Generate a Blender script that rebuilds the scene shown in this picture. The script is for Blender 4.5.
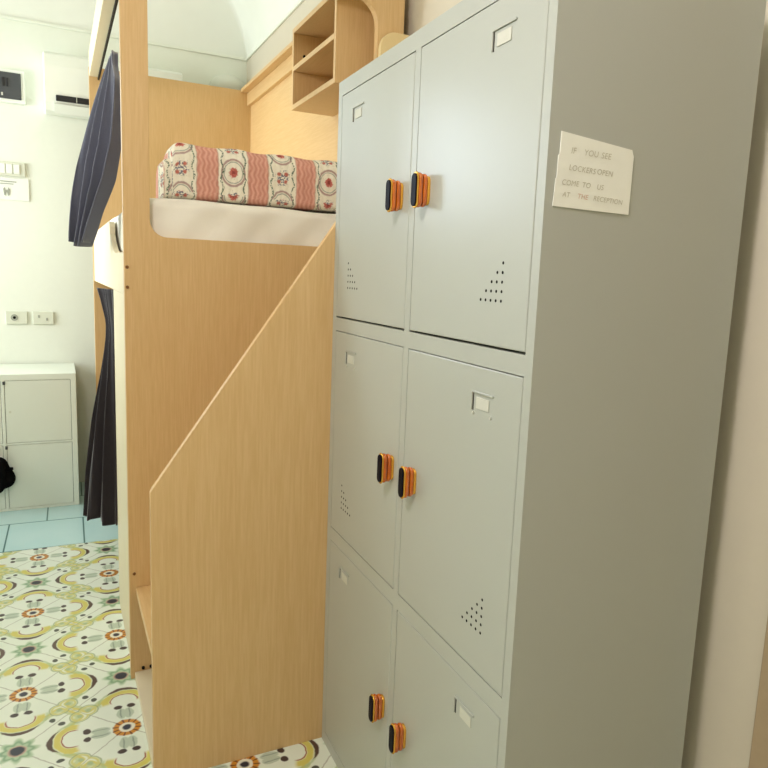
import bpy, bmesh, math, random
from mathutils import Vector, Matrix
random.seed(7)
S = bpy.context.scene
COL = S.collection
for o in list(bpy.data.objects): bpy.data.objects.remove(o)

# ------------------------------------------------------------------ camera, world, light, exposure
cam = bpy.data.cameras.new('camera'); co = bpy.data.objects.new('camera', cam); COL.objects.link(co)
cam.sensor_width = 36.0; cam.lens = 692.997 * 36 / 768
cam.shift_x = (384 - 399.567) / 768; cam.shift_y = (381.231 - 384) / 768
cam.clip_start = 0.02
RW = Matrix(((0.8972, 0.0285, -0.4407), (-0.4397, 0.1507, -0.8854), (0.0411, 0.9882, 0.1477)))
co.matrix_world = Matrix.Translation((0, 0, 1.34)) @ RW.to_quaternion().to_matrix().to_4x4()
S.camera = co
S.view_settings.view_transform = 'Standard'; S.view_settings.look = 'None'
S.view_settings.gamma = 1.0; S.view_settings.use_curve_mapping = False
S.view_settings.exposure = 0.0

W = bpy.data.worlds.new('world'); S.world = W; W.use_nodes = True
W.node_tree.nodes['Background'].inputs[0].default_value = (0.80, 0.92, 1.0, 1)
W.node_tree.nodes['Background'].inputs[1].default_value = 1.0

def area(name, loc, rot, sx, sy, power, col):
    l = bpy.data.lights.new(name, 'AREA'); l.shape = 'RECTANGLE'; l.size = sx; l.size_y = sy
    l.energy = power; l.color = col
    o = bpy.data.objects.new(name, l); COL.objects.link(o); o.location = loc; o.rotation_euler = rot
    return o
# daylight in the two window openings (far wall left of the frame, and left wall)
area('daylight_far_window', (-1.20, 4.63, 2.22), (math.radians(-90), 0, 0), 0.84, 0.76, 15, (0.82, 0.96, 1.12))
area('daylight_left_window', (-1.78, 3.85, 1.70), (0, math.radians(-90), 0), 1.5, 1.0, 27, (0.95, 1.0, 1.02)).data.spread = math.radians(105)

# ------------------------------------------------------------------ node helpers
class E:
    """tiny expression wrapper that writes Math nodes"""
    nt = None
    def __init__(s, sock): s.s = sock
    @staticmethod
    def op(o, *a):
        n = E.nt.nodes.new('ShaderNodeMath'); n.operation = o
        for i, v in enumerate(a):
            if isinstance(v, E): E.nt.links.new(v.s, n.inputs[i])
            else: n.inputs[i].default_value = float(v)
        return E(n.outputs[0])
    def __add__(s, b): return E.op('ADD', s, b)
    __radd__ = __add__
    def __sub__(s, b): return E.op('SUBTRACT', s, b)
    def __rsub__(s, b): return E.op('SUBTRACT', b, s)
    def __mul__(s, b): return E.op('MULTIPLY', s, b)
    __rmul__ = __mul__
    def __truediv__(s, b): return E.op('DIVIDE', s, b)
def eabs(a): return E.op('ABSOLUTE', a)
def emin(a, b): return E.op('MINIMUM', a, b)
def emax(a, b): return E.op('MAXIMUM', a, b)
def hyp(a, b): return E.op('SQRT', a * a + b * b)
def rnd(a): return E.op('ROUND', a)
def step(a, edge, w):                      # 1 where a < edge, soft over w
    n = E.nt.nodes.new('ShaderNodeMapRange'); n.interpolation_type = 'SMOOTHSTEP'
    E.nt.links.new(a.s, n.inputs[0])
    n.inputs[1].default_value = edge - w; n.inputs[2].default_value = edge + w
    n.inputs[3].default_value = 1; n.inputs[4].default_value = 0
    return E(n.outputs[0])
def srgb(r, g, b):
    f = lambda c: (c / 255 / 12.92) if c / 255 <= 0.04045 else ((c / 255 + 0.055) / 1.055) ** 2.4
    return (f(r), f(g), f(b), 1)
def mixc(a, b, fac):
    n = E.nt.nodes.new('ShaderNodeMix'); n.data_type = 'RGBA'
    for v, i in ((a, 6), (b, 7)):
        if isinstance(v, tuple): n.inputs[i].default_value = v
        else: E.nt.links.new(v, n.inputs[i])
    if isinstance(fac, E): E.nt.links.new(fac.s, n.inputs[0])
    else: n.inputs[0].default_value = fac
    return n.outputs[2]
def newmat(name, col=(0.8, 0.8, 0.8, 1), rough=0.5, metal=0.0, spec=0.5):
    m = bpy.data.materials.new(name); m.use_nodes = True
    b = m.node_tree.nodes['Principled BSDF']
    b.inputs['Base Color'].default_value = col; b.inputs['Roughness'].default_value = rough
    b.inputs['Metallic'].default_value = metal; b.inputs['Specular IOR Level'].default_value = spec
    return m, m.node_tree, b
def objco(nt, scale=(1, 1, 1), kind='Object'):
    t = nt.nodes.new('ShaderNodeTexCoord'); mp = nt.nodes.new('ShaderNodeMapping')
    nt.links.new(t.outputs[kind], mp.inputs[0]); mp.inputs['Scale'].default_value = scale
    return mp.outputs[0]
def noise(nt, vec, scale, detail=3, rough=0.5):
    n = nt.nodes.new('ShaderNodeTexNoise'); n.inputs['Scale'].default_value = scale
    n.inputs['Detail'].default_value = detail; n.inputs['Roughness'].default_value = rough
    nt.links.new(vec, n.inputs['Vector']); return E(n.outputs[0])
def bump(nt, b, h, strength, dist=0.002):
    n = nt.nodes.new('ShaderNodeBump'); n.inputs['Strength'].default_value = strength
    n.inputs['Distance'].default_value = dist
    nt.links.new(h.s, n.inputs['Height']); nt.links.new(n.outputs[0], b.inputs['Normal'])
def plain(name, col, rough=0.5, metal=0.0, spec=0.5, nscale=60, var=0.05, bmp=0.0):
    m, nt, b = newmat(name, col, rough, metal, spec); E.nt = nt
    n = noise(nt, objco(nt), nscale, 4)
    d = tuple(c * (1 - var) for c in col[:3]) + (1,); l = tuple(min(1, c * (1 + var)) for c in col[:3]) + (1,)
    nt.links.new(mixc(d, l, n), b.inputs['Base Color'])
    if bmp: bump(nt, b, n, bmp)
    return m
def wood(name, light, dark, scale, rough=0.42):
    m, nt, b = newmat(name, light, rough); E.nt = nt
    n1 = noise(nt, objco(nt, scale), 5.0, 6, 0.65)
    n2 = noise(nt, objco(nt, tuple(c * 0.22 for c in scale)), 3.0, 3, 0.5)
    f = step(n1, 0.52, 0.20) * 0.65 + n2 * 0.45
    nt.links.new(mixc(light, dark, f), b.inputs['Base Color'])
    bump(nt, b, n1, 0.05, 0.001)
    return m
WL, WD = srgb(221, 188, 136), srgb(207, 170, 114)
M = {}
M['wood_z'] = wood('beech_vertical', WL, WD, (38, 38, 1.6))
M['wood_y'] = wood('beech_along_y', WL, WD, (38, 1.6, 38))
M['wood_edge'] = plain('beech_edge_band', srgb(226, 203, 150), 0.4, nscale=25)
M['board'] = plain('pale_lacquered_board', srgb(228, 215, 182), 0.45, nscale=15, var=0.03)
M['wall'] = plain('white_plaster', srgb(236, 240, 226), 0.75, spec=0.2, nscale=30, var=0.02, bmp=0.08)
M['wall_r'] = plain('cream_plaster', srgb(216, 208, 188), 0.75, spec=0.2, nscale=30, var=0.02, bmp=0.08)
M['ceil'] = plain('white_vault_plaster', srgb(238, 241, 230), 0.8, spec=0.2, nscale=12, var=0.02, bmp=0.05)
M['trim'] = plain('beige_door_casing', srgb(176, 156, 126), 0.5)
M['locker'] = plain('light_grey_powder_coat', srgb(180, 184, 175), 0.30, spec=0.5, nscale=400, var=0.015, bmp=0.03)
M['gap'] = plain('dark_gap', srgb(52, 48, 38), 0.8, spec=0.1)
M['hole'] = plain('dark_hole', srgb(25, 24, 20), 0.9, spec=0.1)
M['card'] = plain('white_card', srgb(208, 209, 196), 0.6, nscale=200, var=0.04)
M['amber'] = None
M['facebk'] = plain('glossy_black_face', srgb(7, 9, 24), 0.4, spec=0.06)
M['sheet'] = plain('white_cotton_sheet', srgb(238, 234, 220), 0.85, spec=0.1, nscale=300, var=0.03, bmp=0.1)
M['white'] = plain('white_lacquer', srgb(233, 238, 224), 0.4, nscale=10, var=0.015)
M['acwhite'] = plain('white_plastic', srgb(240, 243, 232), 0.45, nscale=10, var=0.01)
M['black'] = plain('black_plastic', srgb(18, 18, 18), 0.5)
M['darkgrey'] = plain('dark_grey_plastic', srgb(62, 66, 68), 0.4)
M['plate'] = plain('ivory_switch_plate', srgb(219, 222, 203), 0.5, nscale=10, var=0.02)
M['mark'] = plain('dark_print', srgb(160, 163, 148), 0.8)
M['paper'] = plain('cream_note_paper', srgb(242, 244, 234), 0.8, spec=0.1, nscale=40, var=0.03, bmp=0.15)
M['pencil'] = plain('faint_pencil', srgb(204, 202, 184), 0.9, spec=0.0)
M['pencil_red'] = plain('faint_red_pencil', srgb(222, 192, 172), 0.9, spec=0.0)
M['bolt'] = plain('brown_cap', srgb(120, 78, 34), 0.4)
M['rubber'] = plain('black_cloth', srgb(10, 9, 9), 0.9, spec=0.1, bmp=0.3)
M['lampglass'] = plain('matt_white_lampshade', srgb(226, 228, 214), 0.4, nscale=10, var=0.01)
def amber():
    m, nt, b = newmat('amber_translucent_plastic', srgb(190, 80, 2), 0.10, spec=0.8); E.nt = nt
    n = noise(nt, objco(nt), 40, 2)
    nt.links.new(mixc(srgb(164, 56, 0), srgb(228, 122, 4), n), b.inputs['Base Color'])  # strong light-dark contrast put into the colour to stand for reflections
    b.inputs['Coat Weight'].default_value = 1.0; b.inputs['Coat Roughness'].default_value = 0.05
    return m
M['amber'] = amber()
M['amber_dark'] = plain('dark_red_amber', srgb(120, 30, 0), 0.15, spec=0.7)
M['gold'] = plain('golden_base_and_glint', srgb(238, 180, 70), 0.22, metal=0.6, spec=0.6)
def cloth(name, c1, c2):
    m, nt, b = newmat(name, c1, 0.8, spec=0.15); E.nt = nt
    n = noise(nt, objco(nt, (300, 300, 60)), 2.0, 3)
    nt.links.new(mixc(c1, c2, n), b.inputs['Base Color'])
    b.inputs['Sheen Weight'].default_value = 0.7; b.inputs['Sheen Roughness'].default_value = 0.3
    bump(nt, b, n, 0.15, 0.001)
    return m
M['curtain'] = cloth('slate_curtain_cloth', srgb(84, 86, 102), srgb(108, 110, 125))
M['curtain_shaded'] = cloth('shaded_curtain_cloth', srgb(38, 34, 37), srgb(52, 47, 50))  # darker curtain cloth: shade at the lower bunk put into its colour

# ---- majolica floor pattern
def majolica():
    m, nt, b = newmat('majolica_tiles', rough=0.28, spec=0.5); E.nt = nt
    t = nt.nodes.new('ShaderNodeTexCoord'); sp = nt.nodes.new('ShaderNodeSeparateXYZ')
    nt.links.new(t.outputs['Object'], sp.inputs[0])
    nz = noise(nt, t.outputs['Object'], 45, 2) - 0.5
    nz2 = noise(nt, t.outputs['Object'], 38, 2) - 0.5
    X = E(sp.outputs[0]) + nz * 0.008 - 0.150; Y = E(sp.outputs[1]) + nz2 * 0.008 - 2.0055
    th = 0.02; a = 0.2838
    u = (X * math.cos(th) - Y * math.sin(th)) / a
    v = (X * math.sin(th) + Y * math.cos(th)) / a
    s = (u + v) * 0.5; q_ = (u - v) * 0.5
    sd = s - rnd(s); td = q_ - rnd(q_)
    Sx = eabs(sd); Tx = eabs(td)
    p = Sx + Tx; q = eabs(Sx - Tx)
    du = eabs(sd + td); dv = eabs(sd - td)
    p = emax(du, dv); q = emin(du, dv)
    w = 0.014
    base = mixc(srgb(226, 236, 218), srgb(236, 241, 226), noise(nt, t.outputs['Object'], 9, 2))
    c = base
    def lay(col, mask):
        nonlocal c
        c = mixc(c, srgb(*col), mask)
    # grout on the tile edges
    g = emin(emin(Sx, eabs(Sx - 0.5)), emin(Tx, eabs(Tx - 0.5)))
    lay((176, 176, 158), step(g, 0.0045, 0.003) * 0.8)
    # pale green wandering band between neighbouring motifs
    wav = E.op('SINE', q * 22.0) * 0.05
    lay((196, 206, 150), step(eabs(p - 0.5 + wav), 0.042, w) * step(0.17 - q, 0.0, 0.02) * 0.9)
    lay((214, 205, 110), step(eabs(p - 0.47 + wav), 0.02, w) * step(0.2 - q, 0.0, 0.02))
    # yellow curls close to the junctions
    rc = hyp(p - 0.44, q - 0.36)
    lay((208, 206, 128), step(eabs(rc - 0.075), 0.014, w))
    lay((150, 168, 120), step(eabs(rc - 0.098), 0.007, 0.007) * 0.8)
    lay((172, 192, 146), step(rc, 0.028, 0.012))
    # big yellow C with brown crescent
    re = hyp((p - 0.50) / 0.19, q / 0.235)
    side = step(0.50 - p - q * 0.22, 0.0, 0.03)
    lay((214, 204, 104), step(eabs(re - 0.80), 0.17, 0.06) * side)
    lay((160, 96, 60), step(eabs(re - 0.58), 0.035, 0.03) * side)
    lay((176, 196, 140), step(eabs(re - 1.06), 0.06, 0.05) * side * 0.7)
    ro = hyp((p - 0.53) / 0.215, q / 0.20)
    cres = step(ro, 1.0, 0.04) * step(1.02 - re, 0.0, 0.04) * step(0.60 - p, 0.0, 0.02)
    lay((86, 62, 50), cres)
    # leaf and two seeds beside the orange flower
    leaf = step(hyp((p - 0.25) / 0.09, (q - 0.035) / 0.05), 1.0, 0.15)
    lay((184, 198, 176), leaf * 0.85)
    lay((120, 140, 122), step(eabs(q - 0.045), 0.007, 0.006) * step(eabs(p - 0.26), 0.08, 0.02) * 0.7)
    seed = step(hyp((p - 0.375) / 0.035, (q - 0.066) / 0.042), 1.0, 0.2)
    lay((62, 46, 40), seed)
    dk = step(hyp((p - 0.615) / 0.035, (q - 0.30) / 0.03), 1.0, 0.2)
    lay((74, 78, 66), dk)
    # orange rosette
    r0 = hyp(p, q)
    ang = E.op('ARCTAN2', dv, du)
    pet = E.op('COSINE', ang * 12.0)
    lay((206, 140, 44), step(r0, 0.135, 0.012) * step(0.075 - r0, 0.0, 0.01))
    lay((120, 66, 28), step(pet, -0.55, 0.2) * step(r0, 0.14, 0.01) * step(0.08 - r0, 0.0, 0.01))
    lay((236, 232, 214), step(r0, 0.075, 0.01))
    lay((38, 40, 58), step(r0, 0.042, 0.012))
    # green flower
    p2 = 1.0 - p; r1 = hyp(p2, q)
    ang2 = E.op('ARCTAN2', q, p2)
    sc = E.op('COSINE', ang2 * 8.0) * 0.03
    lay((176, 200, 164), step(r1 - sc, 0.165, 0.03))
    lay((124, 162, 126), step(eabs(r1 - sc * 0.6 - 0.125), 0.016, 0.016) * 0.8)
    lay((200, 170, 150), step(r1, 0.085, 0.012))
    lay((36, 38, 56), step(r1, 0.068, 0.015))
    nt.links.new(c, b.inputs['Base Color'])
    return m
M['majolica'] = majolica()
def aqua():
    m, nt, b = newmat('aqua_tiles', rough=0.22); E.nt = nt
    t = nt.nodes.new('ShaderNodeTexCoord'); sp = nt.nodes.new('ShaderNodeSeparateXYZ')
    nt.links.new(t.outputs['Object'], sp.inputs[0])
    X = E(sp.outputs[0]); Y = E(sp.outputs[1])
    th = 0.015
    v = (X * math.sin(th) + Y * math.cos(th) - 3.545) / 0.386
    row = E.op('FLOOR', v)
    u = (X * math.cos(th) - Y * math.sin(th) + 0.31) / 0.345 + row * 0.5
    fu = u - E.op('FLOOR', u); fv = v - row
    g = emin(emin(fu, 1.0 - fu) * 0.345, emin(fv, 1.0 - fv) * 0.386)
    base = mixc(srgb(182, 220, 220), srgb(203, 231, 228), noise(nt, t.outputs['Object'], 5, 3))
    nt.links.new(mixc(base, srgb(92, 128, 124), step(g, 0.0035, 0.002)), b.inputs['Base Color'])
    return m
M['aqua'] = aqua()
# ---- quilt
def quilt():
    m, nt, b = newmat('striped_floral_quilt', rough=0.85, spec=0.1); E.nt = nt
    uv = nt.nodes.new('ShaderNodeUVMap'); uv.uv_map = 'UVMap'
    sp = nt.nodes.new('ShaderNodeSeparateXYZ'); nt.links.new(uv.outputs[0], sp.inputs[0])
    nz = noise(nt, uv.outputs[0], 60, 2) - 0.5
    U = E(sp.outputs[0]) + nz * 0.008; V = E(sp.outputs[1]) + nz * 0.006
    k = (U - 0.524) / 0.163
    ki = rnd(k); du = (k - ki) * 0.163
    par = E.op('FLOORED_MODULO', ki, 2.0) if False else eabs(ki - rnd(ki * 0.5) * 2.0)
    Vs = V / 0.17 + par * 0.5
    dv = (Vs - rnd(Vs)) * 0.17
    c = mixc(srgb(233, 226, 204), srgb(243, 238, 220), noise(nt, uv.outputs[0], 90, 2))
    def lay(col, mask):
        nonlocal c
        c = mixc(c, srgb(*col), mask)
    fl = noise(nt, uv.outputs[0], 170, 3)
    r = hyp(du, dv * 0.9)
    lay((176, 150, 142), step(eabs(r - 0.037), 0.003, 0.002))
    lay((170, 172, 158), step(eabs(r - 0.030), 0.0015, 0.001))
    lay((196, 110, 98), step(r - (fl - 0.5) * 0.02, 0.014, 0.003))
    lay((150, 76, 70), step(r - (fl - 0.5) * 0.02, 0.006, 0.003))
    # bouquet between the medallions
    dv2 = 0.085 - eabs(dv)
    rb = hyp(du * 1.1, dv2)
    bq = step(rb - (fl - 0.5) * 0.05, 0.020, 0.006) * step(0.5 - fl, 0.0, 0.05)
    lay((92, 96, 116), bq * 0.9)
    lay((190, 112, 96), step(hyp(eabs(du) - 0.012, dv2 - 0.012), 0.006, 0.003))
    lay((110, 124, 104), step(eabs(eabs(du) - 0.036 - E.op('SINE', V * 110.0) * 0.004), 0.0028, 0.0015) * step(0.47 - fl, 0.0, 0.06))
    # pink ribs
    pk = step(0.0475 - eabs(du), 0.0, 0.0025)
    rib = E.op('SINE', U * 420.0 + E.op('SINE', V * 160.0) * 1.3)
    pc = mixc(srgb(204, 142, 124), srgb(222, 170, 150), rib * 0.5 + 0.5)
    c = mixc(c, pc, pk)
    lay((206, 180, 160), step(eabs(eabs(du) - 0.0475), 0.0014, 0.001))
    nt.links.new(c, b.inputs['Base Color'])
    bump(nt, b, E.op('SINE', U * 300.0) * 0.3 + E.op('SINE', V * 210.0) * 0.3 + fl, 0.5, 0.004)
    return m
M['quilt'] = quilt()

# ------------------------------------------------------------------ mesh helpers
class MB:
    def __init__(s): s.bm = bmesh.new(); s.mats = []
    def _mi(s, m):
        if m not in s.mats: s.mats.append(m)
        return s.mats.index(m)
    def box(s, x0, x1, y0, y1, z0, z1, bev=0.0, seg=2, m=None):
        r = bmesh.ops.create_cube(s.bm, size=1)
        vs = r['verts']
        for v in vs:
            v.co = Vector((x0 + (v.co.x + .5) * (x1 - x0), y0 + (v.co.y + .5) * (y1 - y0), z0 + (v.co.z + .5) * (z1 - z0)))
        fs = set(f for v in vs for f in v.link_faces)
        if m is not None:
            for f in fs: f.material_index = s._mi(m)
        if bev > 0:
            es = list(set(e for v in vs for e in v.link_edges))
            bmesh.ops.bevel(s.bm, geom=es, offset=bev, segments=seg, profile=0.5, affect='EDGES', clamp_overlap=True)
        return s
    def prism(s, loops, axis, a0, a1, m=None, bev=0.0):
        """extrude 2D loops (outer, holes...) along axis from a0 to a1; 2D order: x->(y,z), y->(x,z), z->(x,y)"""
        def P(p, a):
            return Vector((a, p[0], p[1])) if axis == 'x' else Vector((p[0], a, p[1])) if axis == 'y' else Vector((p[0], p[1], a))
        tb = bmesh.new(); es = []
        for lp in loops:
            vs = [tb.verts.new(P(p, a0)) for p in lp]
            es += [tb.edges.new((vs[i], vs[(i + 1) % len(vs)])) for i in range(len(vs))]
        if len(loops) == 1: tb.faces.new(vs)
        else: bmesh.ops.triangle_fill(tb, use_beauty=True, use_dissolve=True, edges=es)
        fs = list(tb.faces)
        ex = bmesh.ops.extrude_face_region(tb, geom=fs)
        d = P((0, 0), a1) - P((0, 0), a0)
        for g in ex['geom']:
            if isinstance(g, bmesh.types.BMVert): g.co += d
        bmesh.ops.recalc_face_normals(tb, faces=list(tb.faces))
        if bev > 0:
            es2 = [e for e in tb.edges if len(e.link_faces) == 2 and e.calc_face_angle(0) > 0.9]
            bmesh.ops.bevel(tb, geom=es2, offset=bev, segments=2, profile=0.5, affect='EDGES', clamp_overlap=True)
        s.merge(tb, m); return s
    def merge(s, tb, m=None):
        mi = s._mi(m) if m is not None else 0
        mp = {}
        for v in tb.verts: mp[v] = s.bm.verts.new(v.co)
        for f in tb.faces:
            try:
                nf = s.bm.faces.new([mp[v] for v in f.verts]); nf.smooth = f.smooth; nf.material_index = mi
            except ValueError: pass
        tb.free()
    def grid(s, fn, nu, nv, m=None, closeu=False, smooth=True, uvfn=None):
        vs = [[s.bm.verts.new(fn(i / (nu if closeu else nu - 1), j / (nv - 1))) for i in range(nu)] for j in range(nv)]
        uvl = (s.bm.loops.layers.uv.get('UVMap') or s.bm.loops.layers.uv.new('UVMap')) if uvfn else None
        for j in range(nv - 1):
            for i in range(nu if closeu else nu - 1):
                i2 = (i + 1) % nu
                f = s.bm.faces.new((vs[j][i], vs[j][i2], vs[j + 1][i2], vs[j + 1][i])); f.smooth = smooth
                if m is not None: f.material_index = s._mi(m)
                if uvl:
                    for l, (a, b_) in zip(f.loops, ((i, j), (i + 1, j), (i + 1, j + 1), (i, j + 1))):
                        l[uvl].uv = uvfn(a / (nu if closeu else nu - 1), b_ / (nv - 1))
        return vs
    def cyl(s, p0, p1, r0, r1=None, n=16, m=None, smooth=True):
        r1 = r0 if r1 is None else r1
        p0 = Vector(p0); p1 = Vector(p1); d = (p1 - p0).normalized()
        a = d.orthogonal().normalized(); b_ = d.cross(a)
        A = [s.bm.verts.new(p0 + (a * math.cos(t) + b_ * math.sin(t)) * r0) for t in [2 * math.pi * k / n for k in range(n)]]
        B = [s.bm.verts.new(p1 + (a * math.cos(t) + b_ * math.sin(t)) * r1) for t in [2 * math.pi * k / n for k in range(n)]]
        fs = [s.bm.faces.new((A[k], A[(k + 1) % n], B[(k + 1) % n], B[k])) for k in range(n)]
        for f in fs: f.smooth = smooth
        fs.append(s.bm.faces.new(A[::-1])); fs.append(s.bm.faces.new(B))
        if m is not None:
            for f in fs: f.material_index = s._mi(m)
        return s
    def build(s, name, mat, parent=None, recalc=True):
        if recalc: bmesh.ops.recalc_face_normals(s.bm, faces=list(s.bm.faces))
        me = bpy.data.meshes.new(name); s.bm.to_mesh(me); s.bm.free()
        for m in (s.mats or [mat]): me.materials.append(m)
        o = bpy.data.objects.new(name, me); COL.objects.link(o)
        if parent: o.parent = parent
        return o
def tag(o, label=None, cat=None, group=None, kind=None):
    if label: o['label'] = label
    if cat: o['category'] = cat
    if group: o['group'] = group
    if kind: o['kind'] = kind
    return o
def empty(name, loc=(0, 0, 0), rz=0.0):
    o = bpy.data.objects.new(name, None); COL.objects.link(o); o.location = loc; o.rotation_euler = (0, 0, rz)
    o.empty_display_size = 0.1
    return o
class At:
    """shift so that geometry given in room coordinates lands under a thing whose Empty is at loc"""
    def __init__(s, loc): s.l = Vector(loc)
def place(o, root):                       # mesh written in room coordinates, parented to an unrotated root
    l = Vector(root.location)
    for v in o.data.vertices: v.co -= l
    return o
def rrect(x0, x1, z0, z1, r, n=6):
    """rounded rectangle; r = radius or (bl, br, tr, tl)"""
    if not isinstance(r, (tuple, list)): r = (r,) * 4
    out = []
    for (cx, cz, rr, a0) in ((x0, z0, r[0], 180), (x1, z0, r[1], 270), (x1, z1, r[2], 0), (x0, z1, r[3], 90)):
        sx = 1 if cx == x0 else -1; sz = 1 if cz == z0 else -1
        if rr <= 0: out.append((cx, cz)); continue
        for k in range(n + 1):
            a = math.radians(a0 + 90 * k / n)
            out.append((cx + sx * rr + rr * math.cos(a), cz + sz * rr + rr * math.sin(a)))
    return out

# ------------------------------------------------------------------ the room
XL, XR, YB, YF, ZM = -1.75, 1.12, -1.7, 4.6, 2.66
def struct(mb, name, mat): return tag(mb.build(name, mat), kind='structure')
b = MB(); b.box(XL, XR, YB, 3.545, -0.05, 0.0); struct(b, 'floor', M['majolica'])
b = MB(); b.box(XL, XR, 3.545, YF, -0.05, 0.0); struct(b, 'floor', M['aqua'])
T = 0.12
b = MB(); b.prism([[(XL - T, -0.05), (XR + T, -0.05), (XR + T, ZM), (XL - T, ZM)], [(-1.67, 1.80), (-0.73, 1.80), (-0.73, 2.64), (-1.67, 2.64)]], 'y', YF, YF + T)
struct(b, 'wall_far', M['wall'])
b = MB(); b.prism([[(YB, -0.05), (YF, -0.05), (YF, ZM), (YB, ZM)], [(3.30, 0.90), (4.40, 0.90), (4.40, 2.50), (3.30, 2.50)]], 'x', XL - T, XL)
struct(b, 'wall_left', M['wall'])
b = MB(); b.box(XR, XR + T, YB, YF, -0.05, ZM); struct(b, 'wall_right', M['wall_r'])
b = MB(); b.box(XL - T, XR + T, YB - T, YB, -0.05, ZM); struct(b, 'wall_back', M['wall_r'])
# cloister vault rising from the cornice line
def vault(u, v):
    x = XL + (XR - XL) * (0.5 - 0.5 * math.cos(math.pi * u)); y = YB + (YF - YB) * (0.5 - 0.5 * math.cos(math.pi * v))
    d = min(x - XL, XR - x, y - YB, YF - y); R_ = 1.0
    k = min(1.0, d / R_)
    return Vector((x, y, ZM + 0.55 * math.sqrt(max(0, 1 - (1 - k) ** 2))))
b = MB(); b.grid(vault, 97, 129, smooth=True); struct(b, 'ceiling', M['ceil'])
# cornice line
b = MB()
b.box(XL, XR, YF - 0.012, YF, ZM - 0.012, ZM + 0.004, 0.003); struct(b, 'trim_1', M['wall'])
b = MB(); b.box(XR - 0.012, XR, YB, YF - 0.012, ZM - 0.012, ZM + 0.004, 0.003); struct(b, 'trim_2', M['wall'])
# casing at the near end of the right wall
b = MB(); b.box(XR - 0.012, XR, 0.10, 0.735, 0.0, 2.2, 0.003); struct(b, 'trim_3', M['trim'])
# window frames (open casements, outside the picture)
def winframe(name, axis, a, c0, c1, z0, z1):
    b = MB(); f = 0.05
    o = [(c0, z0), (c1, z0), (c1, z1), (c0, z1)]
    mid = (c0 + c1) / 2
    b.prism([o, [(c0 + f, z0 + f), (mid - f / 2, z0 + f), (mid - f / 2, z1 - f), (c0 + f, z1 - f)],
             [(mid + f / 2, z0 + f), (c1 - f, z0 + f), (c1 - f, z1 - f), (mid + f / 2, z1 - f)]], axis, a, a + 0.05)
    struct(b, name, M['white'])
winframe('window_1', 'y', YF + 0.06, -1.67, -0.73, 1.80, 2.64)
winframe('window_2', 'x', XL - 0.11, 3.30, 4.40, 0.90, 2.50)

# ------------------------------------------------------------------ locker
LY = 0.0169
LK = empty('metal_locker', (0.6444, 0.8445, 0), -LY)
tag(LK, 'tall light grey metal locker with six doors standing against the right wall', 'locker')
LW, LD, LH = 0.894, 0.417, 1.8216        # local: x = depth from the front, y = from the near end, z up
Lb = M['locker']
Y0, Y1, Y2, Y3 = 0.0205, 0.430, 0.4535, 0.868
rows = [(0.035, 0.6195), (0.655, 1.1965), (1.2300, 1.7860)]
cols = [(Y0, Y1), (Y2, Y3)]
holes = [[(y0, z0), (y1, z0), (y1, z1), (y0, z1)] for (y0, y1) in cols for (z0, z1) in rows]
b = MB()
# front frame
b.prism([[(0.0, 0.0), (LW, 0.0), (LW, LH), (0.0, LH)]] + holes, 'x', 0.0, 0.02)
# shell behind
b.box(0.02, LD, 0.0, 0.012, 0.0, LH); b.box(0.02, LD, LW - 0.012, LW, 0.0, LH)
b.box(0.02, LD, 0.012, LW - 0.012, LH - 0.012, LH); b.box(0.02, LD, 0.012, LW - 0.012, 0.0, 0.03)
b.box(LD - 0.01, LD, 0.012, LW - 0.012, 0.03, LH - 0.012)
b.build('cabinet_body', Lb, LK)
b = MB()
for (y0, y1) in cols:
    for (z0, z1) in rows: b.box(0.014, 0.0195, y0, y1, z0, z1)
b.build('door_recess', M['gap'], LK)
def handle(parent, yc, zc, sgn):
    """upright amber cam handle standing off the door; dark face plate in front"""
    b = MB()
    def cap(x0, x1, w, h, m, bev):
        b.prism([rrect(yc - w / 2, yc + w / 2, zc - h / 2, zc + h / 2, w * 0.48, 5)], 'x', x1, x0, m, bev)
    cap(0.000, -0.006, 0.024, 0.056, M['gold'], 0.002)
    cap(-0.006, -0.0145, 0.023, 0.063, M['amber'], 0.003)
    cap(-0.0145, -0.0165, 0.015, 0.054, M['amber_dark'], 0.0)
    cap(-0.0165, -0.025, 0.024, 0.066, M['amber'], 0.003)
    cap(-0.025, -0.0285, 0.0235, 0.069, M['gold'], 0.0016)  # gold front rim puts the handle's bright highlight into the colour
    o = b.build('handle', None, parent); o['label'] = 'amber plastic handle'
    f = MB(); f.prism([rrect(yc - 0.0105, yc + 0.0105, zc - 0.031, zc + 0.031, 0.010, 5)], 'x', -0.0315, -0.0285, bev=0.0012)
    f.build('handle_face', M['facebk'], parent)['label'] = 'glossy black face of the handle'
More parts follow.
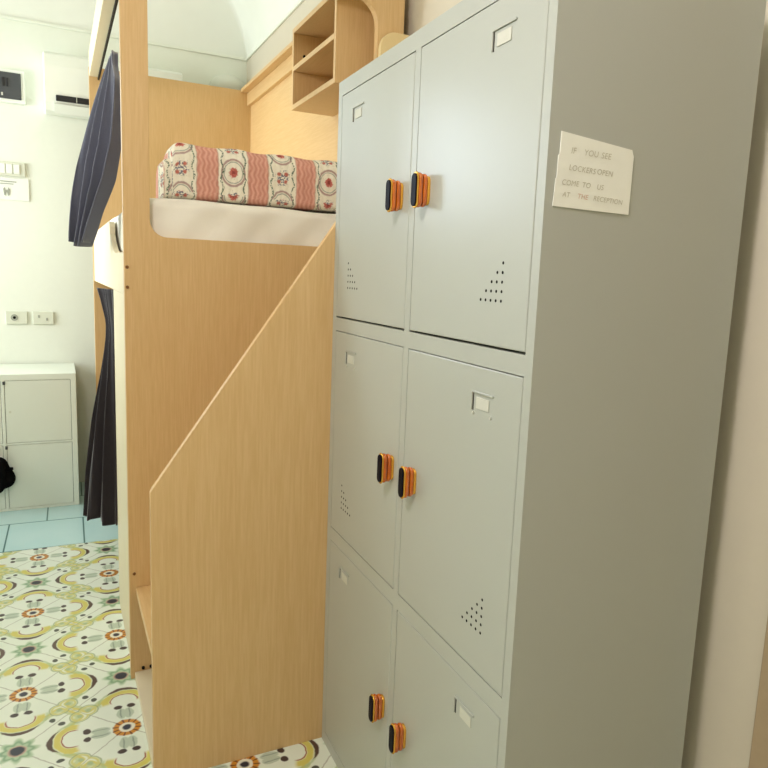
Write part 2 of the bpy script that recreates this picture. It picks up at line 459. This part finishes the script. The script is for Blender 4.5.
for ci, (y0, y1) in enumerate(cols):
    for ri, (z0, z1) in enumerate(rows):
        g = 0.0018; gb = 0.004 if ri == 2 else 0.0022
        d = MB(); d.box(-0.0005, 0.014, y0 + g, y1 - g, z0 + gb, z1 - g, 0.002, 2)
        door = d.build('door', Lb, LK)
        # name card slot: pressed lip along the top and the far side, card inside
        ny = 0.100 if ci == 0 else 0.720
        zt = z1 - 0.048
        h = MB()
        h.box(-0.0035, -0.0004, ny - 0.001, ny + 0.066, zt, zt + 0.0035, 0.0008)
        h.box(-0.0035, -0.0004, ny + 0.0645, ny + 0.068, zt - 0.030, zt + 0.001, 0.0008)
        h.build('card_holder', Lb, door)
        h = MB()
        h.box(-0.0004, 0.0, ny + 0.001, ny + 0.0645, zt - 0.002, zt)
        h.box(-0.0006, 0.0, ny + 0.0615, ny + 0.0645, zt - 0.031, zt)
        h.build('card_slot', M['gap'], door)
        cw = (0.012, 0.052) if ri else (0.008, 0.046)
        h = MB(); h.box(-0.0022, -0.0008, ny + cw[0], ny + cw[1], zt - 0.026, zt - 0.006, 0.0004)
        h.build('name_card', M['card'], door)['label'] = 'white name card'
        if ri == 1:
            for yy, zz in ((ny + 0.061, zt - 0.036), (ny + 0.005, zt - 0.035)):
                h = MB(); h.cyl((-0.0005, yy, zz), (-0.003, yy, zz), 0.003, 0.002, 10)
                h.build('rivet', M['card'], door)
        # vent triangle of fifteen holes
        h = MB(); vy = 0.0965 if ci == 0 else 0.790; sg = 1 if ci == 0 else -1
        if ri > 0:
            vz = z0 + 0.0790
            for r_ in range(5):
                for c_ in range(5 - r_):
                    # right-angled corner at the hinge side
                    h.cyl((-0.0008, vy + sg * 0.0155 * c_, vz + 0.0153 * r_), (0.001, vy + sg * 0.0155 * c_, vz + 0.0153 * r_), 0.0027, n=10)
            h.build('vent_holes', M['hole'], door)
        handle(door, ((0.370, 0.377, 0.375), (0.484, 0.487, 0.496))[ci][ri], (0.356, 0.926, 1.508)[ri], 1)

# paper note on the locker's side
c, s_ = math.cos(-LY), math.sin(-LY)
NT = empty('paper_note', (0.6444, 0.8445, 1.45), -LY)
tag(NT, 'torn cream paper note with faint handwriting taped to the locker side', 'note')
pts = [(0.0145, 0.0036), (0.1603, 0.0014), (0.1611, 0.089), (0.157, 0.0985), (0.021, 0.1105), (0.0208, 0.078), (0.0185, 0.0765), (0.018, 0.045), (0.0165, 0.043)]
b = MB(); b.prism([pts], 'y', -0.0018, -0.0004); b.build('sheet', M['paper'], NT)
def text_mesh(txt, size):
    cu = bpy.data.curves.new('tmp', 'FONT'); cu.body = txt; cu.size = size; cu.shear = 0.15; cu.space_character = 1.05
    o = bpy.data.objects.new('tmp', cu); COL.objects.link(o)
    dg = bpy.context.evaluated_depsgraph_get(); dg.update()
    me = bpy.data.meshes.new_from_object(o.evaluated_get(dg)); bpy.data.objects.remove(o); return me
def write(words, z, size, tilt):
    for (x, txt, mt) in words:
        me = text_mesh(txt, size); me.materials.append(M[mt])
        o = bpy.data.objects.new('handwriting', me); COL.objects.link(o); o.parent = NT
        o.rotation_euler = (math.radians(90), math.radians(tilt), 0); o.location = (x, -0.0022, z + (x - 0.03) * -0.02)
write([(0.040, 'IF', 'pencil'), (0.064, 'YOU', 'pencil'), (0.097, 'SEE', 'pencil')], 0.0815, 0.0125, 1)
write([(0.038, 'LOCKERS', 'pencil'), (0.091, 'OPEN', 'pencil')], 0.0575, 0.0115, 2)
write([(0.027, 'COME', 'pencil'), (0.065, 'TO', 'pencil'), (0.093, 'US', 'pencil')], 0.0355, 0.0110, 1)
write([(0.030, 'AT', 'pencil'), (0.058, 'THE', 'pencil_red'), (0.088, 'RECEPTION', 'pencil')], 0.0185, 0.0105, 2)

# ------------------------------------------------------------------ bunk bed
BX0, BX1, BY0, BY1, BZ = 0.184, 1.084, 2.256, 4.276, 2.384
BED = empty('bunk_bed', (0.62, 3.25, 0)); 
tag(BED, 'beech panelled bunk bed built along the right wall behind the stairs', 'bunk bed')
def bp(b, name, mat, parent=None):
    o = b.build(name, M[mat], parent or BED); return place(o, BED)
b = MB()
b.prism([[(BX0, 0), (BX1, 0), (BX1, BZ), (BX0, BZ)], rrect(0.2595, 0.987, 1.432, 2.252, (0.05, 0.05, 0.085, 0.085), 8)], 'y', BY0, BY0 + 0.028, bev=0.0015)
front = bp(b, 'end_panel', 'wood_z')
b = MB(); b.box(BX0 + 0.004, BX1, BY1 - 0.026, BY1, 0, BZ, 0.0015); bp(b, 'end_panel', 'wood_z')
b = MB(); b.box(1.060, BX1, BY0 + 0.028, BY1 - 0.026, 0.0, 2.372); bp(b, 'wall_panel', 'wood_y')
b = MB(); b.box(1.000, BX1, BY0 + 0.028, BY1 - 0.026, 2.372, 2.390, 0.001); bp(b, 'ledge', 'wood_y')
b = MB(); b.box(1.038, 1.060, BY0 + 0.028, BY1 - 0.026, 2.300, 2.371, 0.001); bp(b, 'batten', 'wood_y')
# guard board along the open side, notched low beside the stairs end
sh = [(BY0 + 0.028, 1.252), (BY1 - 0.026, 1.252), (BY1 - 0.026, 1.512), (3.02, 1.512)]
for k in range(7):
    a = math.pi / 2 * k / 6; sh.append((3.02 - 0.05 * math.sin(a), 1.462 + 0.05 * math.cos(a)))
sh += [(2.90, 1.43), (2.82, 1.40), (2.72, 1.385), (BY0 + 0.028, 1.385)]
b = MB(); b.prism([sh], 'x', 0.193, 0.213, bev=0.002); bp(b, 'guard_board', 'board')
# header rail that carries the curtain, and side board of the lower berth
b = MB(); b.box(0.190, 0.240, BY0 + 0.028, BY1 - 0.026, 2.335, 2.46, 0.002); bp(b, 'header_rail', 'board')
b = MB(); b.box(0.231, 0.240, BY0 + 0.03, BY1 - 0.03, 2.320, 2.335, 0.002); bp(b, 'curtain_track', 'gap')
b = MB(); b.box(0.193, 0.213, BY0 + 0.028, 2.84, 0.0, 1.252, 0.002); bp(b, 'side_board', 'board')
b = MB(); b.box(0.213, 1.060, BY0 + 0.028, BY1 - 0.026, 1.340, 1.372); bp(b, 'bunk_base', 'wood_y')
b = MB(); b.box(0.213, 1.060, BY0 + 0.028, BY1 - 0.026, 0.30, 0.34); bp(b, 'bunk_base', 'wood_y')
for (x, z) in ((0.193, 1.338), (0.193, 1.278), (0.199, 0.363)):
    b = MB(); b.cyl((x, BY0 + 0.001, z), (x, BY0 - 0.004, z), 0.0055, 0.004, 12); bp(b, 'bolt', 'bolt')
# open shelf box on the wall panel
SX, SY0, SY1, SZ0, SZ1 = 0.880, 2.365, 2.862, 1.995, 2.305
b = MB(); t = 0.018
b.prism([[(SX, SZ0), (1.060, SZ0), (1.060, SZ1), (SX, SZ1)]], 'y', SY0, SY0 + t, bev=0.001)
b.prism([[(SX, SZ0), (1.060, SZ0), (1.060, SZ1), (SX, SZ1)]], 'y', SY1 - t, SY1, bev=0.001)
b.box(SX, 1.060, SY0 + t, SY1 - t, SZ0, SZ0 + t); b.box(SX, 1.060, SY0 + t, SY1 - t, SZ1 - t, SZ1)
shelf = bp(b, 'shelf_box', 'wood_z')
b = MB(); b.box(SX, 1.060, SY0 + t, SY1 - t, 2.142, 2.160); bp(b, 'shelf_board', 'wood_y', shelf)
for z in (2.205, 2.03):
    b = MB(); b.cyl((0.925, SY1 - t + .001, z), (0.925, SY1 - t - 0.004, z), 0.006, n=12); bp(b, 'bolt', 'hole', shelf)

# mattress in a white sheet
MT = empty('mattress', (0.63, 3.26, 1.372)); 
tag(MT, 'mattress in a smooth white sheet on the upper bunk', 'mattress')
def pillow(x0, x1, y0, y1, z0, z1, r, wav, nu=64):
    def fn(u, v):
        a = 2 * math.pi * u
        # superellipse ring in plan, v runs bottom -> top round the side
        cxx, cyy = (x0 + x1) / 2, (y0 + y1) / 2
        return a, cxx, cyy
    return fn
b = MB(); b.box(0.222, 1.050, 2.292, 4.235, 1.3725, 1.553, 0.03, 5)
bmesh.ops.subdivide_edges(b.bm, edges=[e for e in b.bm.edges if e.calc_length() > 0.1], cuts=24, use_grid_fill=True)
for v in b.bm.verts:
    x, y, z = v.co
    if y < 2.35 and 1.39 < z < 1.545:
        v.co.y += 0.007 * math.sin(14 * x + 26 * z) + 0.004 * math.sin(37 * x - 40 * z)
    if z > 1.54: v.co.z += 0.003 * math.sin(9 * x + 7 * y) + 0.002 * math.sin(21 * x)
for f in b.bm.faces: f.smooth = True
place(b.build('sheet_cover', M['sheet'], MT), MT)

# rolled quilt
Q = empty('quilt', (0.66, 2.45, 1.556)); 
tag(Q, 'folded quilt with pink stripes and floral medallions lying on the mattress', 'quilt')
def quilt_mesh(x0, x1, yc, hw, z0, z1, ph):
    b = MB(); r = 0.058; h = z1 - z0
    prof = []
    for (py, pz) in rrect(-hw, hw, 0, h, (0.02, 0.02, r, r), 8): prof.append((py, pz))
    # resample evenly
    L = [0]; P = prof + [prof[0]]
    for i in range(len(prof)): L.append(L[-1] + math.dist(P[i], P[i + 1]))
    def at(u):
        t = (u % 1.0) * L[-1]
        for i in range(len(prof)):
            if t <= L[i + 1]:
                k = (t - L[i]) / max(1e-9, L[i + 1] - L[i])
                return (P[i][0] + (P[i + 1][0] - P[i][0]) * k, P[i][1] + (P[i + 1][1] - P[i][1]) * k)
        return P[-1]
    def xs(v): return x0 + (x1 - x0) * v
    def fn(u, v):
        x = xs(v); py, pz = at(u)
        e = min(v * (x1 - x0), (1 - v) * (x1 - x0)) / 0.03
        k = math.sqrt(max(0.0, 1 - (1 - min(1, e)) ** 2)) if e < 1 else 1.0
        k = 0.86 + 0.14 * k
        dro = -0.020 * (x - x0)                                # sinks a little towards the far end
        z = pz * k * (1 + dro * 0.9) + 0.0030 * math.sin(x * 38 + ph) * (pz / h)
        y = py * (0.93 + 0.07 * k) + 0.002 * math.sin(x * 61 + pz * 50)
        return Vector((x, yc + y, z0 + max(0, z)))
    b.grid(fn, 72, 90, closeu=True, uvfn=lambda u, v: (xs(v), u * L[-1]))
    # end caps
    b.bm.verts.ensure_lookup_table(); n = 72
    uvl = b.bm.loops.layers.uv['UVMap']
    for k0, xx in ((0, x0), (89 * n, x1)):
        ring = [b.bm.verts[k0 + i] for i in range(n)]
        f = b.bm.faces.new(ring if k0 else ring[::-1]); f.smooth = True
        for l in f.loops: l[uvl].uv = (xx + l.vert.co.y * 0.5, l.vert.co.z)
    return b
place(quilt_mesh(0.336, 1.02, 2.435, 0.118, 1.5595, 1.733, 0.0).build('outer_layer', M['quilt'], Q), Q)
place(quilt_mesh(0.312, 0.38, 2.440, 0.100, 1.5595, 1.685, 1.0).build('inner_fold', M['quilt'], Q), Q)

# ------------------------------------------------------------------ storage stairs
ST = empty('staircase', (0.63, 2.0, 0))
tag(ST, 'beech step box with a slanted side panel in front of the bunk', 'staircase')
def sp_(b, name, mat): return place(b.build(name, M[mat], ST), ST)
PY = 1.7395
# the side panel leaves room for the locker's front: same slope all the way up
slope = (1.466 - 0.795) / (0.6566 - 0.1946)
b = MB(); b.prism([[(0.1935, 0.0), (1.075, 0.0), (1.075, 1.90), (0.955, 1.90), (0.199, 0.800), (0.1935, 0.790)]], 'y', PY, PY + 0.020, bev=0.0015)
sp_(b, 'side_panel', 'wood_z')
zs = [0.318, 0.610, 0.902, 1.194]
for i, z in enumerate(zs):
    x0 = 0.203 + 0.20 * i
    b = MB(); b.box(x0, x0 + 0.235 if i < 3 else 1.075, PY + 0.020, BY0 - 0.001, z - 0.022, z, 0.0015); sp_(b, 'tread', 'wood_y')
    if i:
        b = MB(); b.box(x0 + 0.015, x0 + 0.033, PY + 0.020, BY0 - 0.001, zs[i - 1], z - 0.022); sp_(b, 'riser', 'wood_z')
b = MB(); b.box(0.196, 1.075, PY + 0.020, BY0 - 0.001, 0.001, 0.024, 0.0015); sp_(b, 'base_board', 'board')
for x in (0.222, 0.246):
    b = MB(); b.cyl((x, BY0 - 0.0005, 0.034), (x, BY0 - 0.006, 0.034), 0.005, n=10); sp_(b, 'bolt', 'hole')
# rounded guard standing on the top landing by the wall
b = MB(); b.prism([rrect(0.990, 1.100, 1.2, 2.150, (0, 0, 0.0, 0.055), 8)], 'y', BY0 - 0.022, BY0 - 0.003, bev=0.0015)
sp_(b, 'guard_panel', 'wood_edge')

# ------------------------------------------------------------------ curtains
def curtain(name, fn, label, mats, nu=90, nv=40, th=0.004):
    o = empty(name, (0, 0, 0)); 
    b = MB(); b.grid(fn, nu, nv)
    top = fn(0.5, 0); o.location = (top.x, top.y, fn(0.5, 1).z)
    ob = b.build('drape', M[mats], o, recalc=True); place(ob, o)
    md = ob.modifiers.new('thickness', 'SOLIDIFY'); md.thickness = th; md.offset = 0
    tag(o, label, 'curtain', 'bunk curtains'); return o
def sm(t): return t * t * (3 - 2 * t)
def lerp(a, b, t): return a + (b - a) * t
def pw(tab, t, lin=False):
    for (t0, v0), (t1, v1) in zip(tab, tab[1:]):
        if t <= t1:
            k = (t - t0) / (t1 - t0); k = k if len(tab) > 5 else sm(k); return tuple(lerp(a, c_, k) for a, c_ in zip(v0, v1))
    return tab[-1][1]
def drape(near, far, ztop, zbot, nf, a0, a1, ph):
    """cloth between a near edge and a far edge (tables of (x, y) against 0..1 down), with nf deep folds"""
    def fn(u, s):
        n = Vector(pw(near, s)); f = Vector(pw(far, s))
        d = (f - n); L = d.length; nr = Vector((-d.y, d.x)).normalized()
        amp = lerp(a0, a1, sm(min(1, s * 1.3)))
        w = u * nf * 2 * math.pi + ph + 0.5 * math.sin(3 * s)
        off = amp * (math.sin(w) + 0.25 * math.sin(2.3 * w + 4 * s))
        p = n + d * (u + 0.018 * math.sin(2 * w)) + nr * off
        return Vector((p.x, p.y, lerp(ztop, zbot, s) + 0.008 * math.sin(w * 0.7) * s))
    return fn
curtain('curtain', drape([(0, (0.221, 2.95)), (0.08, (0.219, 2.91)), (0.20, (0.2165, 2.76)), (0.35, (0.214, 2.73)), (0.5, (0.211, 2.73)), (0.68, (0.192, 2.77)), (0.82, (0.160, 2.86)), (1, (0.118, 2.93))],
                         [(0, (0.222, 3.08)), (0.10, (0.198, 3.02)), (0.25, (0.166, 2.98)), (0.42, (0.134, 2.96)), (0.6, (0.105, 2.96)), (0.8, (0.084, 2.96)), (1, (0.068, 2.97))],
                         2.135, 1.415, 3.0, 0.010, 0.034, 1.2),
        'grey curtain gathered on the rail of the upper bunk', 'curtain', nu=140)
curtain('curtain', drape([(0, (0.196, 2.86)), (0.25, (0.198, 2.855)), (1, (0.198, 2.852))],
                         [(0, (0.142, 3.06)), (0.07, (0.160, 3.05)), (0.14, (0.178, 3.04)), (0.20, (0.176, 3.03)), (0.38, (0.150, 3.02)), (0.56, (0.118, 3.02)), (0.8, (0.086, 3.02)), (1, (0.068, 3.02))],
                         1.25, 0.315, 2.6, 0.006, 0.016, 2.0),
        'curtain coloured dark for shade, hanging beside the lower bunk down to the floor', 'curtain_shaded', nu=140)

# ------------------------------------------------------------------ white cabinet
CB = empty('cabinet', (-0.26, 4.37, 0)); tag(CB, 'low white cabinet with square doors under the wall sockets', 'cabinet')
cx0, cx1, cy0, cy1, cz = -0.616, 0.083, 4.154, 4.585, 0.749
def cb(b, name, mat, p=None): return place(b.build(name, M[mat], p or CB), CB)
op = [[(x0, z0), (x1, z0), (x1, z1), (x0, z1)] for (x0, x1) in ((-0.590, -0.278), (-0.262, 0.056)) for (z0, z1) in ((0.014, 0.366), (0.376, 0.716))]
b = MB(); b.prism([[(cx0, 0), (cx1, 0), (cx1, cz), (cx0, cz)]] + op, 'y', cy0, cy0 + 0.02, bev=0.002)
b.box(cx0, cx0 + .02, cy0 + .02, cy1, 0, cz); b.box(cx1 - .02, cx1, cy0 + .02, cy1, 0, cz)
b.box(cx0 + .02, cx1 - .02, cy0 + .02, cy1, cz - .02, cz); b.box(cx0 + .02, cx1 - .02, cy1 - .01, cy1, 0, cz - .02)
cb(b, 'carcass', 'white')
b = MB(); b.box(cx0 + .02, cx1 - .02, cy0 + 0.0165, cy0 + 0.0195, 0.01, 0.72); cb(b, 'door_recess', 'gap')
for (x0, x1) in ((-0.590, -0.278), (-0.262, 0.056)):
    for (z0, z1) in ((0.014, 0.366), (0.376, 0.716)):
        b = MB(); b.box(x0 + .002, x1 - .002, cy0 + 0.001, cy0 + 0.016, z0 + .002, z1 - .002, 0.0015); d = cb(b, 'door', 'white')
        if z1 > 0.5:
            b = MB(); b.cyl((x0 + 0.023, cy0 + 0.002, 0.547), (x0 + 0.023, cy0 - 0.002, 0.547), 0.006, n=12); cb(b, 'lock', 'plate', d)
        b = MB(); b.box(x0 - 0.007, x0 + 0.005, cy0 - 0.004, cy0 + 0.001, z1 - 0.022, z1 - 0.004, 0.002); cb(b, 'hinge', 'darkgrey', d)

# black ruffled pouch hanging on the cabinet
BK = empty('pouch', (-0.31, 4.10, 0.13)); tag(BK, 'black ruffled cloth pouch hanging in front of the white cabinet', 'pouch')
def ruff(u, v):
    th = 2 * math.pi * u; ph = math.pi * v
    r = 0.078 * (1 + 0.16 * math.sin(5 * th + 1.0) * math.sin(ph) + 0.12 * math.sin(4 * ph + 2 * th))
    return Vector((-0.318 + r * math.sin(ph) * math.cos(th), 4.100 + 0.4 * r * math.sin(ph) * math.sin(th), 0.218 + 1.15 * r * math.cos(ph)))
b = MB(); b.grid(ruff, 40, 28, closeu=True); place(b.build('cloth_body', M['rubber'], BK), BK)
b = MB(); b.cyl((-0.322, 4.10, 0.28), (-0.322, 4.148, 0.372), 0.004, n=8); place(b.build('cord', M['rubber'], BK), BK)
for (dx, dz) in ((0.085, 0.035), (0.075, -0.045)):
    b = MB(); b.cyl((-0.29, 4.100, 0.218 + dz * 0.7), (-0.318 + dx, 4.096, 0.218 + dz), 0.016, 0.008, 10)
    place(b.build('ruffle', M['rubber'], BK), BK)

# ------------------------------------------------------------------ things on the far wall
AC = empty('air_conditioner', (0.34, 4.5, 2.19)); tag(AC, 'white split air conditioner high on the far wall', 'air conditioner')
def ac(b, name, mat): return place(b.build(name, M[mat], AC), AC)
ax0, ax1 = -0.030, 0.700
pr = [(4.598, 2.478), (4.45, 2.478), (4.42, 2.46), (4.41, 2.40), (4.415, 2.27), (4.435, 2.215), (4.49, 2.178), (4.598, 2.172)]
b = MB(); b.prism([pr], 'x', ax0, ax1, bev=0.006); ac(b, 'housing', 'acwhite')
b = MB(); b.box(ax0 + 0.058, ax1 - 0.058, 4.415, 4.44, 2.222, 2.252, 0.004); ac(b, 'air_outlet', 'black')
b = MB(); b.prism([[(4.425, 2.205), (4.49, 2.168), (4.494, 2.173), (4.429, 2.211)]], 'x', ax0 + 0.05, ax1 - 0.05); ac(b, 'louver', 'acwhite')
for k in range(5):
    b = MB(); b.box(ax0 + 0.16 + k * 0.1, ax0 + 0.163 + k * 0.1, 4.412, 4.42, 2.222, 2.252); ac(b, 'fin', 'plate')
def wallplate(name, x0, x1, z0, z1, label, cat, mat='plate', th=0.012):
    o = empty(name, ((x0 + x1) / 2, 4.6, z0)); tag(o, label, cat)
    b = MB(); b.box(x0, x1, 4.6 - th, 4.5995, z0, z1, 0.003); place(b.build('plate', M[mat], o), o)
    return o
def on(o, b, name, mat): return place(b.build(name, M[mat], o), o)
p = wallplate('control_panel', -0.262, -0.125, 2.208, 2.382, 'dark grey control panel in a white frame beside the air conditioner', 'control panel', 'acwhite', 0.03)
b = MB(); b.box(-0.255, -0.143, 4.562, 4.572, 2.226, 2.366, 0.004); on(p, b, 'screen', 'darkgrey')['label'] = 'dark grey face'
b = MB(); b.box(-0.236, -0.222, 4.556, 4.563, 2.290, 2.335, 0.002); b.box(-0.214, -0.204, 4.557, 4.563, 2.290, 2.335, 0.002); on(p, b, 'button', 'black')
b = MB(); b.box(-0.240, -0.232, 4.558, 4.563, 2.240, 2.256, 0.001); on(p, b, 'indicator', 'card')
p = wallplate('light_switch', -0.285, -0.138, 1.815, 1.893, 'pale light switch plate above the small wall sign', 'light switch')
for x in (-0.268, -0.232, -0.196): 
    b = MB(); b.box(x, x + 0.030, 4.582, 4.589, 1.828, 1.880, 0.002); on(p, b, 'rocker', 'acwhite')
p = wallplate('sign', -0.300, -0.122, 1.682, 1.806, 'small white sign with a grey drawing under the light switch', 'sign', 'acwhite', 0.006)
b = MB()
b.prism([[(-0.252, 1.742), (-0.244, 1.752), (-0.240, 1.738), (-0.230, 1.738), (-0.226, 1.752), (-0.218, 1.742), (-0.222, 1.710), (-0.228, 1.706), (-0.232, 1.724), (-0.238, 1.724), (-0.242, 1.706), (-0.248, 1.710)]], 'y', 4.5915, 4.594)
b.box(-0.285, -0.185, 4.592, 4.594, 1.782, 1.787); b.box(-0.285, -0.200, 4.592, 4.594, 1.770, 1.774)
on(p, b, 'drawing', 'mark')
p = wallplate('wall_socket', -0.266, -0.155, 0.982, 1.056, 'left wall socket with one round recess above the white cabinet', 'socket'); p['group'] = 'wall sockets over the cabinet'
b = MB(); b.cyl((-0.222, 4.5885, 1.02), (-0.222, 4.586, 1.02), 0.019, n=20); on(p, b, 'recess', 'mark')
b = MB(); b.cyl((-0.222, 4.5865, 1.02), (-0.222, 4.5855, 1.02), 0.008, n=16); on(p, b, 'pin_hole', 'hole')
p = wallplate('wall_socket', -0.128, -0.018, 0.982, 1.056, 'right wall socket with two small dark openings above the white cabinet', 'socket'); p['group'] = 'wall sockets over the cabinet'
for x, z in ((-0.096, 1.028), (-0.054, 1.012)):
    b = MB(); b.box(x - .005, x + .005, 4.586, 4.5885, z - .008, z + .008, 0.001); on(p, b, 'pin_hole', 'mark')
# bowl wall lamp showing over the bunk's far panel
WLp = empty('wall_lamp', (1.0, 4.6, 2.42)); tag(WLp, 'pale bowl shaped wall lamp just above the far bunk panel', 'lamp')
def bowl(u, v):
    th = math.pi * u; ph = math.pi * v
    return Vector((1.0 - 0.112 * math.cos(th) * math.sin(ph) if True else 0, 4.599 - 0.11 * math.sin(th) * math.sin(ph), 2.47 + 0.075 * math.cos(ph)))
b = MB(); b.grid(bowl, 32, 20); place(b.build('shade', M['lampglass'], WLp), WLp)

# ceiling lamp over the near half of the room (outside the picture)
CL = empty('ceiling_lamp', (-0.25, 0.45, 2.45)); tag(CL, 'round white ceiling lamp hanging over the near half of the room', 'lamp')
b = MB(); b.cyl((-0.25, 0.45, 2.45), (-0.25, 0.45, 3.20), 0.008, n=10); place(b.build('cord', M['acwhite'], CL), CL)
me, nt, bs = newmat('lamp_glow', srgb(255, 240, 214), 0.5)
bs.inputs['Emission Color'].default_value = (1.0, 0.90, 0.92, 1); bs.inputs['Emission Strength'].default_value = 72
M['glow'] = me
def ball(u, v): return Vector((-0.45 + 0.15 * math.sin(math.pi * v) * math.cos(2 * math.pi * u), 0.45 + 0.15 * math.sin(math.pi * v) * math.sin(2 * math.pi * u), 2.33 + 0.12 * math.cos(math.pi * v)))
b = MB(); b.grid(ball, 32, 20, closeu=True); place(b.build('globe', M['glow'], CL), CL)
